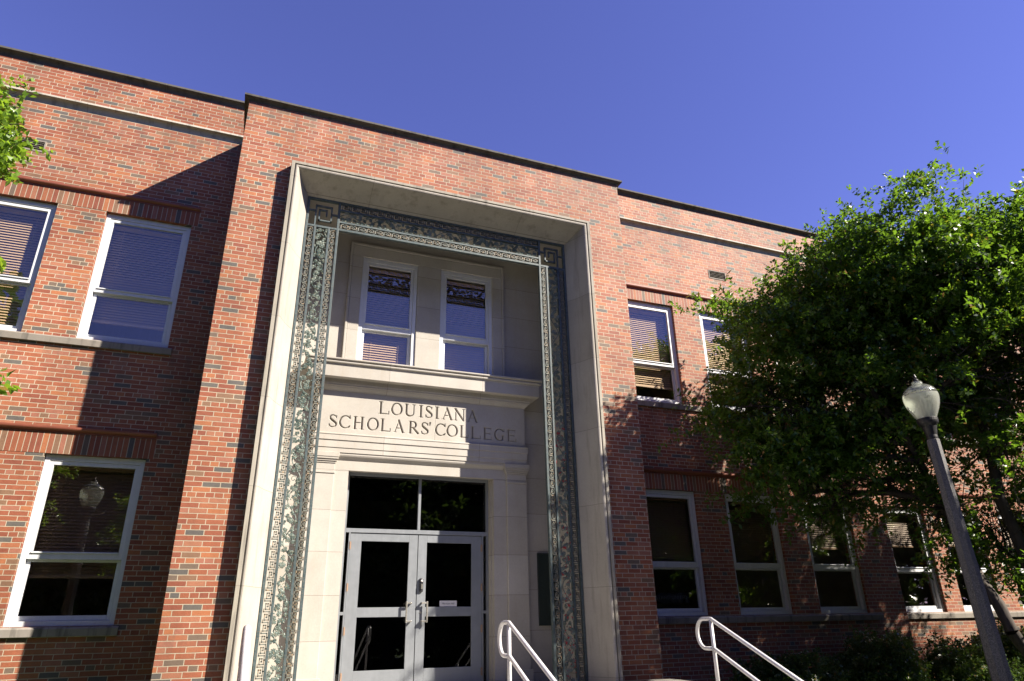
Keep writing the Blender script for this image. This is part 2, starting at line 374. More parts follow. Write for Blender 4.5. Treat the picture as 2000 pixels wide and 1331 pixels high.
# roofs, rear, interior
mb = MB(); mb.box(-B+.01, B-.01, .27, YW-.005, 9.0, 9.2); part(mb, 'bay_roof', 'roof')
mb = MB(); mb.box(-13.95, 9.6, YW+.3, 14, 9.3, 9.55); mb.box(9.6, 21.9, Y2+.3, 14, 9.3, 9.55); part(mb, 'flat_roof', 'roof')
mb = MB(); mb.box(-14, 22, 14, 14.3, -.1, ZWT); mb.box(-14, -13.7, YW+.285, 13.995, -.1, ZWT); mb.box(21.7, 22, Y2+.285, 13.995, -.1, ZWT); part(mb, 'rear_wall', 'brick')
mb = MB(); mb.box(-13.6, 21.6, 4.6, 4.7, .2, 9.29)
for x in (-2.9, 2.9): mb.box(x-.05, x+.05, 1.6, 4.59, .2, 9.29)
part(mb, 'interior_wall', 'inside')
mb = MB(); mb.box(-13.6, -2.96, YW+.3, 4.59, .3, .6); mb.box(-13.6, -2.96, YW+.3, 4.59, 4.35, 4.75); mb.box(-13.6, -2.96, YW+.3, 4.59, 8.1, 8.3)
mb.box(2.96, 9.6, YW+.3, 4.59, .3, .6); mb.box(2.96, 9.6, YW+.3, 4.59, 4.35, 4.75); mb.box(2.96, 9.6, YW+.3, 4.59, 8.1, 8.3)
mb.box(9.7, 21.6, Y2+.3, 4.59, .3, .6); mb.box(9.7, 21.6, Y2+.3, 4.59, 4.35, 4.75); mb.box(9.7, 21.6, Y2+.3, 4.59, 8.1, 8.3)
mb.box(-2.84, 2.84, 1.62, 4.59, .5, .8); mb.box(-2.84, 2.84, 1.62, 4.59, 3.95, 4.9); mb.box(-2.84, 2.84, 1.62, 4.59, 8.05, 8.3)
part(mb, 'interior_floor', 'insidedark')

# copings and string courses
def sweepx(mb, prof, x0, x1, y):                     # prof: (projection, z) closed polygon
    mb.rings([[(x0, y-p, z) for p, z in prof], [(x1, y-p, z) for p, z in prof]], True, True)
def cove(p0, z0, p1, z1, n=6):                       # concave quarter from wall (p0,z0) up to (p1,z1)
    return [(p1-(p1-p0)*math.cos(a), z0+(z1-z0)*math.sin(a)) for a in [math.pi/2*i/n for i in range(n+1)]][::1]
def coping_prof(z0, z1, p):
    return [(-.35, z0), (.0, z0)] + [(p*(1-math.cos(a)), z0+(z1-z0-.045)*math.sin(a)) for a in [math.pi/2*i/6 for i in range(1, 7)]] + [(p+.012, z1-.042), (p+.012, z1-.008), (p, z1), (-.35, z1)]
mb = MB(); sweepx(mb, coping_prof(ZWT-.012, 10.172, .072), -14, -3.2, YW); part(mb, 'coping', 'coping')
mb = MB(); sweepx(mb, coping_prof(ZWT-.012, 10.172, .072), 3.2, 9.74, YW); part(mb, 'coping', 'coping')
mb = MB(); sweepx(mb, coping_prof(ZWT-.012, 10.172, .072), 9.745, 22, Y2); part(mb, 'coping', 'coping')
mb = MB(); pr = coping_prof(9.258, 9.358, .066)
mb.rings([[(-B-p, YW-.002, z) for p, z in pr], [(-B-p, -p, z) for p, z in pr], [(B+p, -p, z) for p, z in pr], [(B+p, YW-.002, z) for p, z in pr]], True, True)
part(mb, 'coping', 'coping')
def string_prof(z0, z1, p):
    return [(-.02, z0), (0, z0)] + [(p*(1-math.cos(a)), z0+(z1-z0-.055)*math.sin(a)) for a in [math.pi/2*i/6 for i in range(1, 7)]] + [(p+.01, z1-.05), (p+.01, z1-.022), (p, z1-.012), (-.02, z1)]
for a, b, y in ((-14, -B-.003, YW), (B+.003, 9.72, YW), (9.725, 22, Y2)):
    mb = MB(); sweepx(mb, string_prof(9.30, 9.45, .075), a, b, y); part(mb, 'string_course', 'string')
# lintels: soldier course flush-proud + terracotta moulding above; sills
def ovolo(z0, z1, p): return [(-.02, z0), (.012, z0)] + [(.012+(p-.012)*math.sin(a), z0+.02+(z1-z0-.035)*(1-math.cos(a))) for a in [math.pi/2*i/5 for i in range(6)]] + [(p, z1), (-.02, z1+.012)]
for a, b, y in ((-13, -3.81, YW), (3.81, 9.1, YW), (9.9, 21, Y2)):
    for zt, zm in ((ZU1, 7.805), (ZL1, 4.082)):
        mb = MB(); mb.box(a, b, y-.004, y+.06, zt+.002, zm); part(mb, 'brick_lintel', 'soldier')
        mb = MB(); sweepx(mb, ovolo(zm+.002, zm+.078, .058), a+.01, b-.01, y); part(mb, 'terracotta_moulding', 'terracotta', smooth=False)
    for zb in (UZ, LZ):
        aa, bb = (a, -3.84) if b < 0 else (3.84 if a < 9 else a, 9.0 if a < 9 else b)
        mb = MB(); mb.rings([[(x, y-p, z) for p, z in ((-.1, zb-.115), (.045, zb-.115), (.052, zb-.03), (.04, zb-.012), (-.1, zb+.012))] for x in (aa, bb)]); part(mb, 'window_sill', 'sill')

# windows
def slats(x0, x1, z1, z0, y, tilt=56, pitch=.0425):
    m = MB(); c, s_ = math.cos(math.radians(tilt))*.025, math.sin(math.radians(tilt))*.025; z = z1
    m.box(x0, x1, y-.03, y+.03, z1+.01, z1+.06)
    k = 0
    while z > z0:
        z -= pitch; j = rnd.uniform(-.0015, .0015); e = .0012
        m.rings([[(x, y-c, z-s_+j), (x, y-c, z-s_+j+e*2), (x, y+c, z+s_+j+e*2), (x, y+c, z+s_+j)] for x in (x0, x1)])
    m.box(x0, x1, y-.02, y+.02, z-.05, z-.02)
    for xx in (x0+.16, x1-.16): m.box(xx-.0015, xx+.0015, y-.024, y-.022, z-.02, z1)
    return m
def window_kind(w_, h, m0, m1, drop):
    """origin: bottom centre of the opening, on the frame face"""
    f = MB(); x = w_/2
    f.ring(-x, x, 0, h, 0, .11, .062, .062, .06, .075)
    f.ring(-x+.064, x-.064, m0+.03, h-.077, .012, .06, .048, .048, m1-m0-.03, .052)       # upper sash
    f.ring(-x+.064, x-.064, .062, m1-.03, .062, .1, .048, .048, .06, m1-m0-.03)            # lower sash (inside)
    f.box(-x+.10, x-.10, -.004, .011, m1-.022, m1-.004)                                    # lift rail shadow line
    p1 = MB(); p1.box(-x+.108, x-.108, .03, .036, m1-.006, h-.124)
    p2 = MB(); p2.box(-x+.108, x-.108, .078, .084, .118, m0+.006)
    b = slats(-x+.09, x-.09, h-.17, drop, .17)
    return f, p1, p2, b
KINDS = {}
def place_window(kind, x, y, z, args):
    if kind not in KINDS:
        f, p1, p2, b = window_kind(*args)
        o = part(f, 'window', 'white', bevel=.003)
        for m, nm, mt in ((p1, 'glass_pane', 'glass'), (p2, 'glass_pane', 'glass'), (b, 'window_blind', 'shadeblind' if kind[0] == 'l' else 'blind')): part(m, nm, mt, o)
        KINDS[kind] = o
    else:
        o = copy_tree(KINDS[kind])
    o.location = (x, y, z); return o
GW = WW-.006; A = (GW, WINH-.004, .745, .852)
LA = (GW, WINH-.004, .755, .878)
drops = {('L', 0): .42, ('L', 1): .10, ('L', 2): .9, ('R', 0): .42, ('R', 1): .5, ('R', 2): .3, ('E', 0): .8, ('E', 1): .6, ('E', 2): .9}
ldrop = {('L', 0): .66, ('L', 1): .7, ('L', 2): .9, ('R', 0): .9, ('R', 1): .93, ('R', 2): 1.25, ('E', 0): 1.35, ('E', 1): 1.4, ('E', 2): 1.4}
for nm, xs, y in (('L', LWX, YF), ('R', RWX, YF), ('E', EWX, Y2+.057)):
    for i, x in enumerate(xs):
        d = drops[(nm, i)]; place_window(('u', d), x, y, UZ+.002, (*A, d))
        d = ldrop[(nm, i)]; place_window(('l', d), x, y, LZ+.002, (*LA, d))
# vents
for a, b in ventx:
    m = MB(); m.ring(a, b, VZ0, VZ1, YW-.008, YW+.06, .02, .02, .02, .02); m.box(a+.02, b-.02, YW+.05, YW+.07, VZ0+.02, VZ1-.02)
    for k in range(5):
        z = VZ0+.032+k*.034; m.rings([[(x, YW+.002, z-.004), (x, YW+.002, z), (x, YW+.034, z+.024), (x, YW+.034, z+.02)] for x in (a+.02, b-.02)])
    part(m, 'vent', 'sill')

# ------------------------------------------------------------------ limestone portal
z0 = .8
def upath(o, y): return [(-S+o, y, z0), (-S+o, y, ZS-o), (S-o, y, ZS-o), (S-o, y, z0)]
edge = [(0, .02), (0, -.148), (.004, -.154), (.046, -.154), (.05, -.15), (.05, -.128)]
mb = MB(); mb.rings([upath(o, y) for o, y in edge], closed=False); part(mb, 'portal_edge', 'surround_edge')
nose = [(.05, -.126), (.064, -.126), (.068, -.146), (.073, -.151), (.088, -.153), (.104, -.147), (.114, -.136), (.12, -.122)]
nose += [(.12+.194*t-.016*math.sin(math.pi*t), -.122+.403*t) for t in [.08*i for i in range(1, 13)]]
nose += [(.314, .30)]
mb = MB(); mb.rings([upath(o, y) for o, y in nose], closed=False); part(mb, 'portal_reveal', 'surround')
G, H, ZG, ZH = 2.229, 1.717, 7.922, 7.387
YB = 1.255
mb = MB()
for sx in (-1, 1):
    xa, xb = sorted((sx*2.246, sx*2.32)); mb.box(xa, xb, .30, YB+.3, z0, 7.94)
mb.box(-2.32, 2.32, .30, YB+.3, 7.94, 8.1); part(mb, 'recess_lining', 'ashlar')
wx0, wx1 = .212, 1.178; wz0, wz1 = 5.46, 7.522
mb = MB(); wall(mb, -2.245, 2.245, z0, 7.939, YB, .3, [(-wx1, -wx0, wz0, wz1), (wx0, wx1, wz0, wz1), (-1.16, 1.16, z0-.0001, 3.83)]); part(mb, 'recess_wall', 'ashlar')
# window architrave: flat band with a raised outer bead and a fillet at the openings
mb = MB(); yA = 1.185
mb.box(-1.36, -wx1, yA+.012, YB-.001, 5.455, wz1); mb.box(wx1, 1.36, yA+.012, YB-.001, 5.455, wz1); mb.box(-wx0, wx0, yA+.012, YB-.001, 5.455, wz1)
mb.box(-1.36, 1.36, yA+.012, YB-.001, wz1, 7.73)
mb.ring(-1.40, 1.40, 5.455, 7.775, yA, YB-.002, .039, .039, 0, .044)
part(mb, 'window_architrave', 'jamb', bevel=.008)
for x in (-(wx0+wx1)/2, (wx0+wx1)/2): place_window('recess', x, 1.222, wz0+.002, (wx1-wx0-.006, wz1-wz0-.004, .69, .833, .27))
# entablature
X0, YE = 1.705, 1.10
def ent(mb, prof, x=X0, y=YE):
    mb.rings([[(-x-p, YB-.003, z) for p, z in prof], [(-x-p, y-p, z) for p, z in prof], [(x+p, y-p, z) for p, z in prof], [(x+p, YB-.003, z) for p, z in prof]], True, True)
mb = MB()
ent(mb, [(-.15, 5.021), (.012, 5.021), (.018, 5.035), (.035, 5.05), (.055, 5.072), (.06, 5.086), (.075, 5.09), (.075, 5.115), (.085, 5.12), (.085, 5.19),
         (.20, 5.185), (.205, 5.19), (.205, 5.372), (.212, 5.376), (.212, 5.392), (.228, 5.398), (.238, 5.405), (.242, 5.418), (.238, 5.43), (.225, 5.437), (.232, 5.442), (.25, 5.446), (.262, 5.456), (.262, 5.476), (.15, 5.49), (-.15, 5.50)])
part(mb, 'cornice', 'stone', smooth=False)
mb = MB(); ent(mb, [(-.15, 4.052), (.012, 4.052), (.012, 4.122), (.022, 4.125), (.022, 4.236), (.035, 4.239), (.035, 4.318), (.042, 4.322), (.042, 4.336), (.028, 4.345), (-.15, 4.348)]); part(mb, 'architrave_band', 'stone')
# inscription panel with cut letters
def carved_stone():
    m = stone_mat('carved_limestone', LS, (.36, .30, .23), stain=.22); nt = m.node_tree; pb = next(n for n in nt.nodes if n.type == 'BSDF_PRINCIPLED'); src = pb.inputs['Base Color'].links[0].from_socket
    t = NT.__new__(NT); t.m = m; t.t = nt
    y = t.n('ShaderNodeSeparateXYZ', {0: t.pos()}).outputs[1]                         # brown dirt in the cut letters, also painting in their recess shade
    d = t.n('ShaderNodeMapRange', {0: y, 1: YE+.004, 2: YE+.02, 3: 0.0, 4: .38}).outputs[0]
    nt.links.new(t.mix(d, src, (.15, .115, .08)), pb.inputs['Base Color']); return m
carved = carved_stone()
def inscription():
    segs = []                                            # (x0,z0,x1,z1,r0,r1) metres
    TK, TN = .0135, .0058
    def seg(a, b, r0, r1=None): segs.append((*a, *b, r0, r1 if r1 is not None else r0))
    def arc(cx, cz, rx, rz, a0, a1, thick, n=22):
        pts = []
        for i in range(n+1):
            a = math.radians(a0+(a1-a0)*i/n); pts.append((cx+rx*math.cos(a), cz+rz*math.sin(a), TN+(thick-TN)*abs(math.cos(a))**1.3))
        for p, q in zip(pts, pts[1:]): seg(p[:2], q[:2], p[2], q[2])
    def poly(pts, thick_fn, n=1):
        for i, (p, q) in enumerate(zip(pts, pts[1:])): seg(p, q, thick_fn(i/(len(pts)-1)), thick_fn((i+1)/(len(pts)-1)))
    SR = .0045
    def serif(x, z, w_=.030): seg((x-w_, z), (x+w_, z), SR*.6, SR*.6); 
    def stem(x, b, h, r=TK):
        seg((x, b+.008), (x, b+h-.008), r); sg = .019+r
        seg((x, b+.002), (x-sg, b+.002), r*.35, .002); seg((x, b+.002), (x+sg, b+.002), r*.35, .002)
        seg((x, b+h-.002), (x-sg, b+h-.002), r*.35, .002); seg((x, b+h-.002), (x+sg, b+h-.002), r*.35, .002)
    def tick(x, z, dz): seg((x, z), (x, z+dz), .0035, .0055)
    def glyph(ch, a, c, b, h=.197):
        w_ = c-a; t = b+h
        if ch == 'I': stem((a+c)/2, b, h)
        elif ch == 'L': stem(a+.034, b, h); seg((a+.03, b+.005), (c-.006, b+.005), TN*.9); tick(c-.004, b+.003, .045)
        elif ch == 'E':
            stem(a+.034, b, h)
            for z, e in ((b+.005, c-.004), (b+h*.52, c-.034), (t-.005, c-.016)): seg((a+.034, z), (e, z), TN*.9)
            tick(c-.004, b+.003, .042); tick(c-.014, t-.003, -.04); seg((c-.034, b+h*.52-.018), (c-.034, b+h*.52+.018), .004)
        elif ch == 'H':
            stem(a+.033, b, h); stem(c-.033, b, h); seg((a+.033, b+h*.52), (c-.033, b+h*.52), TN*.9)
        elif ch == 'O': arc((a+c)/2, b+h/2, w_/2-.012, h/2-.003, 0, 360, TK, 40)
        elif ch in 'CG':
            cx = a+.098; arc(cx, b+h/2, .086, h/2-.003, 42, 312 if ch == 'C' else 300, TK, 30)
            e = (cx+.086*math.cos(math.radians(42)), b+h/2+(h/2-.003)*math.sin(math.radians(42)))
            seg(e, (c-.008, e[1]+.0), TN*.7); tick(c-.010, e[1]-.012, .05)
            if ch == 'C': seg((cx+.086*.669, b+h/2-.0955*.743), (c-.004, b+.042), TN*.7)
            else:
                seg((c-.034, b+h*.42), (c-.034, b+.02), TK*.9); seg((c-.062, b+h*.43), (c-.006, b+h*.43), .0035); seg((c-.034, b+.018), (cx+.043, b+.012), TN)
        elif ch == 'U':
            x1, x2, z = a+.032, c-.03, b+.062
            seg((x1, z), (x1, t-.006), TK); seg((x2, z), (x2, t-.006), TN*1.1)
            serif(x1, t-.002); serif(x2, t-.002, .026)
            n = 16; pts = [((x1+x2)/2-(x2-x1)/2*math.cos(math.pi*i/n), z-.057*math.sin(math.pi*i/n)) for i in range(n+1)]
            poly(pts, lambda k: TK*(1-k)+TN*k*1.1)
        elif ch == 'A':
            ap = ((a+c)/2-.004, t); seg((a+.026, b+.004), ap, TN); seg((c-.030, b+.004), (ap[0]-.004, t-.002), TK, TK*.92)
            seg((a+.055, b+h*.34), (c-.055, b+h*.34), TN*.8); serif(a+.026, b+.002, .024); serif(c-.028, b+.002, .028)
        elif ch == 'N':
            x1, x2 = a+.028, c-.026; seg((x1, b+.004), (x1, t-.004), TN*1.1); seg((x2, b+.01), (x2, t-.004), TN*1.1); seg((x1-.004, t-.004), (x2, b+.004), TK, TK*.9)
            serif(x1, b+.002, .024); serif(x1-.006, t-.002, .022); serif(x2, t-.002, .024)
        elif ch == 'R':
            stem(a+.033, b, h); cx = a+.075; z1 = t-.052
            seg((a+.033, t-.004), (cx, t-.004), TN*.9); seg((a+.033, b+h*.47), (cx, b+h*.47), TN*.9); arc(cx, (t-.004+b+h*.47)/2, .046, (t-.004-b-h*.47)/2, -90, 90, TK, 14)
            seg((cx+.004, b+h*.47), (c-.014, b+.008), TK*.9, TK); seg((c-.02, b+.002), (c, b+.002), .003)
        elif ch == 'S':
            k = w_/.135; cx = (a+c)/2
            P = [(.046,.155),(.030,.182),(0,.193),(-.030,.186),(-.046,.163),(-.040,.137),(-.012,.112),(.020,.090),(.047,.066),(.050,.038),(.030,.012),(0,.004),(-.034,.012),(-.052,.045)]
            pts = [(cx+p*k, b+q*h/.197) for p, q in P]; R = [.004,.0055,.006,.0075,.0105,.0125,.0145,.0145,.013,.010,.0075,.006,.0055,.004]
            for i in range(len(pts)-1): seg(pts[i], pts[i+1], R[i], R[i+1])
            seg((pts[0][0], pts[0][1]-.006), (pts[0][0]+.003, pts[0][1]+.028), .0045); seg((pts[-1][0], pts[-1][1]+.004), (pts[-1][0]-.004, pts[-1][1]-.036), .0045)
        elif ch == "'": seg(((a+c)/2, t), ((a+c)/2-.006, t-.055), .012, .003)
    b1, b2 = 4.712, 4.434
    for ch, a, c in zip('LOUISIANA', (-.78,-.58,-.367,-.135,-.031,.132,.25,.46,.689), (-.612,-.4,-.184,-.06,.101,.208,.442,.648,.879)): glyph(ch, a, c, b1)
    for ch, a, c in zip("SCHOLARS'COLLEGE", (-1.532,-1.371,-1.162,-.945,-.74,-.531,-.292,-.092,.047,.146,.337,.555,.748,.961,1.16,1.381),
                        (-1.395,-1.202,-.99,-.764,-.577,-.349,-.12,.043,.074,.319,.525,.714,.921,1.12,1.345,1.549)): glyph(ch, a, c, b2)
    st_ = .0052
    xs = np.arange(-X0, X0+1e-6, st_); xs[-1] = X0; zs = np.arange(4.349, 5.02, st_); zs[-1] = 5.02
    XX, ZZ = np.meshgrid(xs, zs); D = np.full(XX.shape, 1.0)
    for x0, q0, x1, q1, r0, r1 in segs:
        m = max(r0, r1)+.012; i0, i1 = np.searchsorted(xs, (min(x0,x1)-m, max(x0,x1)+m)); j0, j1 = np.searchsorted(zs, (min(q0,q1)-m, max(q0,q1)+m))
        if i1 <= i0 or j1 <= j0: continue
        px, pz = XX[j0:j1, i0:i1]-x0, ZZ[j0:j1, i0:i1]-q0; dx, dz = x1-x0, q1-q0; L2 = dx*dx+dz*dz+1e-12
        tt = np.clip((px*dx+pz*dz)/L2, 0, 1); d = np.hypot(px-tt*dx, pz-tt*dz)-(r0+(r1-r0)*tt)
        D[j0:j1, i0:i1] = np.minimum(D[j0:j1, i0:i1], d)
    dep = np.clip((-D+.003)*2.6, 0, .042)
    jl = np.abs(XX-.142) < .003; dep = np.where(jl, np.maximum(dep, .008), dep)
    ny, nx = XX.shape; V = np.stack([XX, YE+dep, ZZ], -1).reshape(-1, 3)
    I = np.arange(ny*nx).reshape(ny, nx); F = np.stack([I[:-1,:-1], I[:-1,1:], I[1:,1:], I[1:,:-1]], -1).reshape(-1, 4)
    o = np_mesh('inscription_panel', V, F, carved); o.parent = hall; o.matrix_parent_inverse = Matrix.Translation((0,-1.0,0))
    for x in (-X0, X0): mb = MB(); mb.box(*sorted((x, x*.99)), YE+.03, YB-.001, 4.349, 5.02); part(mb, 'frieze_return', 'plain')
inscription()
# pilasters and door architrave
YP = 1.109
for s_ in (-1, 1):
    def bx(m, xa, xb, *r): m.box(*sorted((s_*xa, s_*xb)), *r)
    m = MB(); bx(m, 1.376, 1.716, YP, YB-.004, z0, 3.735); bx(m, 1.340, 1.745, YP-.028, YB-.0045, z0+.001, 1.0)
    bx(m, 1.366, 1.726, YP-.012, YB-.0045, 3.736, 3.768); bx(m, 1.376, 1.716, YP, YB-.0042, 3.769, 3.888)
    for k, (p, za, zb) in enumerate(((.012, 3.889, 3.915), (.026, 3.916, 3.945), (.042, 3.946, 3.975), (.050, 3.976, 4.05))): bx(m, 1.376-p, 1.716+p, YP-p, YB-.0046, za, zb)
    part(m, 'pilaster', 'jamb', bevel=.006)
m = MB(); m.box(-1.375, -1.16, 1.155, YB-.005, z0, 3.80); m.box(1.16, 1.375, 1.155, YB-.005, z0, 3.80); m.box(-1.375, 1.375, 1.155, YB-.005, 3.802, 3.95)
prf = [(0, 3.952), (.008, 3.955), (.02, 3.975), (.045, 4.0), (.055, 4.02), (.055, 4.05), (-.1, 4.05), (-.1, 3.952)]
m.rings([[(x, 1.155-p, z) for p, z in prf] for x in (-1.33, 1.33)])
m.box(-1.16, -1.142, YB+.004, 1.45, z0, 3.83); m.box(1.142, 1.16, YB+.004, 1.45, z0, 3.83)
part(m, 'door_architrave', 'jamb')

# ------------------------------------------------------------------ entrance doors
YD = 1.362
m = MB(); m.ring(-1.141, 1.141, z0+.006, 3.826, YD, YD+.11, .036, .036, 0, .045); m.box(-1.105, 1.105, YD, YD+.11, 2.925, 2.985); m.box(-.021, .021, YD+.002, YD+.11, 2.985, 3.781)
for s_ in (-1, 1):
    m.box(*sorted((s_*1.034, s_*1.055)), YD+.002, YD+.11, z0+.006, 2.925); m.box(*sorted((s_*1.055, s_*1.105)), YD+.003, YD+.1, 1.78, 1.822)
fr = part(m, 'door_frame', 'door', bevel=.003)
for a, b in ((-1.105, -.021), (.021, 1.105)): m = MB(); m.box(a, b, YD+.05, YD+.058, 2.985, 3.781); part(m, 'transom_pane', 'doorglass', fr)
for a, b in ((-1.105, -1.055), (1.055, 1.105)):
    for c, dd in ((z0+.006, 1.78), (1.822, 2.925)): m = MB(); m.box(a, b, YD+.05, YD+.058, c, dd); part(m, 'sidelight_pane', 'doorglass', fr)
def door(s_):
    def bx(mm, xa, xb, *r): mm.box(*sorted((s_*xa, s_*xb)), *r)
    m = MB(); y0, y1 = YD+.014, YD+.06
    bx(m, .005, .140, y0, y1, .82, 2.918); bx(m, .862, 1.031, y0, y1, .82, 2.918)
    bx(m, .140, .862, y0, y1, .82, 1.055); bx(m, .140, .862, y0+.004, y1, 1.748, 1.880); bx(m, .140, .862, y0, y1, 2.805, 2.918)
    o = part(m, 'door', 'door', bevel=.003)
    for c, dd in ((1.055, 1.748), (1.88, 2.805)):
        m = MB(); bx(m, .140, .862, y0+.02, y0+.028, c, dd); part(m, 'glass_pane', 'doorglass', o)
    m = MB(); yh = y0-.062
    m.tube([(s_*.155, yh, 1.665), (s_*.155, yh, 1.955)], .013, 12)
    for z in (1.685, 1.935): m.box(*sorted((s_*.075, s_*.165)), yh-.008, yh+.012, z-.012, z+.012); m.box(*sorted((s_*.07, s_*.095)), yh+.012, y0-.0005, z-.012, z+.012)
    part(m, 'pull_handle', 'steel', o, bevel=.002)
    for k in range(4):
        z = 2.74-k*.585; m = MB(); m.tube([(s_*1.030, y0-.012, z-.055), (s_*1.030, y0-.012, z+.055)], .0105, 10); m.box(*sorted((s_*1.012, s_*1.030)), y0-.006, y0-.001, z-.05, z+.05); part(m, 'hinge', 'rust', o)
    if s_ > 0:
        m = MB(); m.box(.040, .095, y0-.035, y0-.0005, 2.09, 2.285); lk = part(m, 'keypad_lock', 'keypad', o, bevel=.012)
        m = MB(); m.lathe([(.016, 0), (.016, .014), (.010, .018)], (0,0,0), 20); k_ = m.build('lock_button', M['paper']); k_.parent = lk; k_.rotation_euler = (math.pi/2, 0, 0); k_.location = (.0675, y0-.035, 2.245)
        m = MB(); m.tube([(.0675, y0-.048, 2.13), (.0675, y0-.048, 2.20)], .012, 10); part(m, 'lock_lever', 'steel', lk)
        m = MB(); m.lathe([(.017, 0), (.017, .008)], (0,0,0), 20); k_ = m.build('lock_cylinder', M['steel']); k_.parent = o; k_.rotation_euler = (math.pi/2, 0, 0); k_.location = (.075, y0-.0005, 1.805)
    return o
door(-1); door(1)
def text_mesh(name, body, size, loc, mat, parent=None, width=None):
    cu = bpy.data.curves.new(name, 'FONT'); cu.body = body; cu.size = size; cu.align_x = 'CENTER'; cu.align_y = 'CENTER'; cu.extrude = .0006
    tmp = bpy.data.objects.new(name, cu); COL.objects.link(tmp); bpy.context.view_layer.update()
    me = bpy.data.meshes.new_from_object(tmp.evaluated_get(bpy.context.evaluated_depsgraph_get())); bpy.data.objects.remove(tmp)
    me.materials.clear(); me.materials.append(mat); o = bpy.data.objects.new(name, me); COL.objects.link(o); o.rotation_euler = (math.pi/2, 0, 0); o.location = loc
    if parent: o.parent = parent
    return o
sg = empty('paper_sign', (.50, YD+.028, 1.885), 'small white paper sign taped inside the right door above the push bar', 'sign')
m = MB(); m.box(-.135, .135, 0, .002, 0, .082); o = m.build('sheet', M['paper']); o.parent = sg
text_mesh('lettering', 'Morrison Hall', .034, (0, -.0012, .04), M['ink'], sg)
pq = empty('wall_plaque', (2.085, YB-.03, 1.59), 'tall dark bronze plaque on the shaded recess wall right of the doors', 'plaque')
m = MB(); m.box(-.16, .16, 0, .028, 0, 1.075); o = m.build('plate', M['bronze']); o.parent = pq
m = MB(); m.ring(-.16, .16, 0, 1.075, -.012, -.0005, .018, .018, .018, .018); o = m.build('rim', M['bronze']); o.parent = pq
bn = empty('banner', (4.52, YF+.2, 1.905), 'dark banner with pale capitals standing inside the lower window nearest the bay', 'banner')
m = MB(); m.box(-.36, .36, 0, .01, 0, .17); o = m.build('cloth', M['banner']); o.parent = bn
text_mesh('lettering', 'STAND', .09, (-.17, -.002, .09), M['bannertext'], bn); text_mesh('lettering', 'UNITED', .09, (.16, -.002, .09), M['bannertext'], bn)

# ------------------------------------------------------------------ ornamental iron grille
gr = empty('ornamental_grille', (0, .3, .8), 'green iron grille of Greek keys and vine scrolls framing the entrance recess', 'grille')
GI = Matrix.Translation((0, -.3, -.8))
def gpart(m, name, mat, **k):
    o = m.build(name, M[mat], None, **k); o.parent = gr; o.matrix_parent_inverse = GI; return o
YG = .272
bars = [0, .036, .134, .166, .346, .378, .476, .512]            # offsets across a 0.512 m strip: bar|key|bar|vine|bar|key|bar
m = MB(); zb = .806
def bar(x0, x1, za, zc, y0=YG, y1=YG+.06): m.box(x0, x1, y0, y1, za, zc)
for s_ in (-1, 1):
    for i in range(0, 8, 2):
        a, b = G-bars[i], G-bars[i+1]; bar(*sorted((s_*a, s_*b)), zb, ZH if i in (2, 4) else (ZG if i == 0 else ZG))
    bar(*sorted((s_*(G-.036), s_*(H+.036))), ZH-.004, ZH+.032, YG+.002, YG+.058); bar(*sorted((s_*(G-.036), s_*(H+.036))), ZG-.036, ZG, YG+.002, YG+.058)
for i in range(0, 8, 2):
    zt = ZG-bars[i]*(ZG-ZH)/.512; zc = ZG-bars[i+1]*(ZG-ZH)/.512; bar(-H, H, zc, zt, YG+.003, YG+.057)
gpart(m, 'grille_frame', 'verdigris', bevel=.003)
KEY = [(0,0),(0,5),(5,5),(5,1.3),(1.7,1.3),(1.7,3.4),(3.4,3.4),(3.4,2.6)]     # spiral on a 6 x 5 cell
def key_strip(m, tr, n, flip):
    """tr(u,v,y)->point, u across (0..1 of cell run), v across the strip"""
    wd = .82
    def stroke(a, b):
        (x0, y0), (x1, y1) = a, b; xa, xb = min(x0,x1)-wd*.5, max(x0,x1)+wd*.5; ya, yb = min(y0,y1)-wd*.5, max(y0,y1)+wd*.5
        P = [tr(x, y, q) for q in (YG+.012, YG+.036) for x, y in ((xa,ya),(xb,ya),(xb,yb),(xa,yb))]
        m.add(P, [(0,3,2,1),(4,5,6,7),(0,1,5,4),(1,2,6,5),(2,3,7,6),(3,0,4,7)])
    for k in range(n):
        pts = [(k*6.4+a, b if not flip else 5-b) for a, b in KEY]
        for a, b in zip(pts, pts[1:]): stroke(a, b)
        stroke((k*6.4, 0 if not flip else 5), (k*6.4-1.4, 0 if not flip else 5)) if k else None
        stroke((k*6.4+2.5, 5 if not flip else 0), (k*6.4+2.5, 6.2 if not flip else -1.2))
def keys_vertical(xa, xb, flip, updown):
    m = MB(); L = ZH-.02-zb; pitch = .1235; n = int(L/pitch); u = pitch/6.4; v = (xb-xa)/7.2
    def tr(a, b, q): return (xa+(b+1.1)*v, q, (zb+.02+a*u) if updown else (ZH-.015-a*u))
    key_strip(m, tr, n, flip); return m
def keys_horizontal(za, zc, flip):
    m = MB(); L = 2*H-.03; n = 25; u = L/n/6.4; v = (zc-za)/7.2
    def tr(a, b, q): return (-H+.03+a*u, q, za+(b+1.1)*v)
    key_strip(m, tr, n, flip); return m
for s_ in (-1, 1):
    for i, fl in ((1, False), (5, True)):
        a, b = sorted((s_*(G-bars[i]), s_*(G-bars[i+1]))); gpart(keys_vertical(a, b, fl if s_ < 0 else not fl, False), 'greek_key_strip', 'key')
for i in (1, 5):
    sc_ = (ZG-ZH)/.512; gpart(keys_horizontal(ZG-bars[i+1]*sc_, ZG-bars[i]*sc_, False), 'greek_key_strip', 'key')
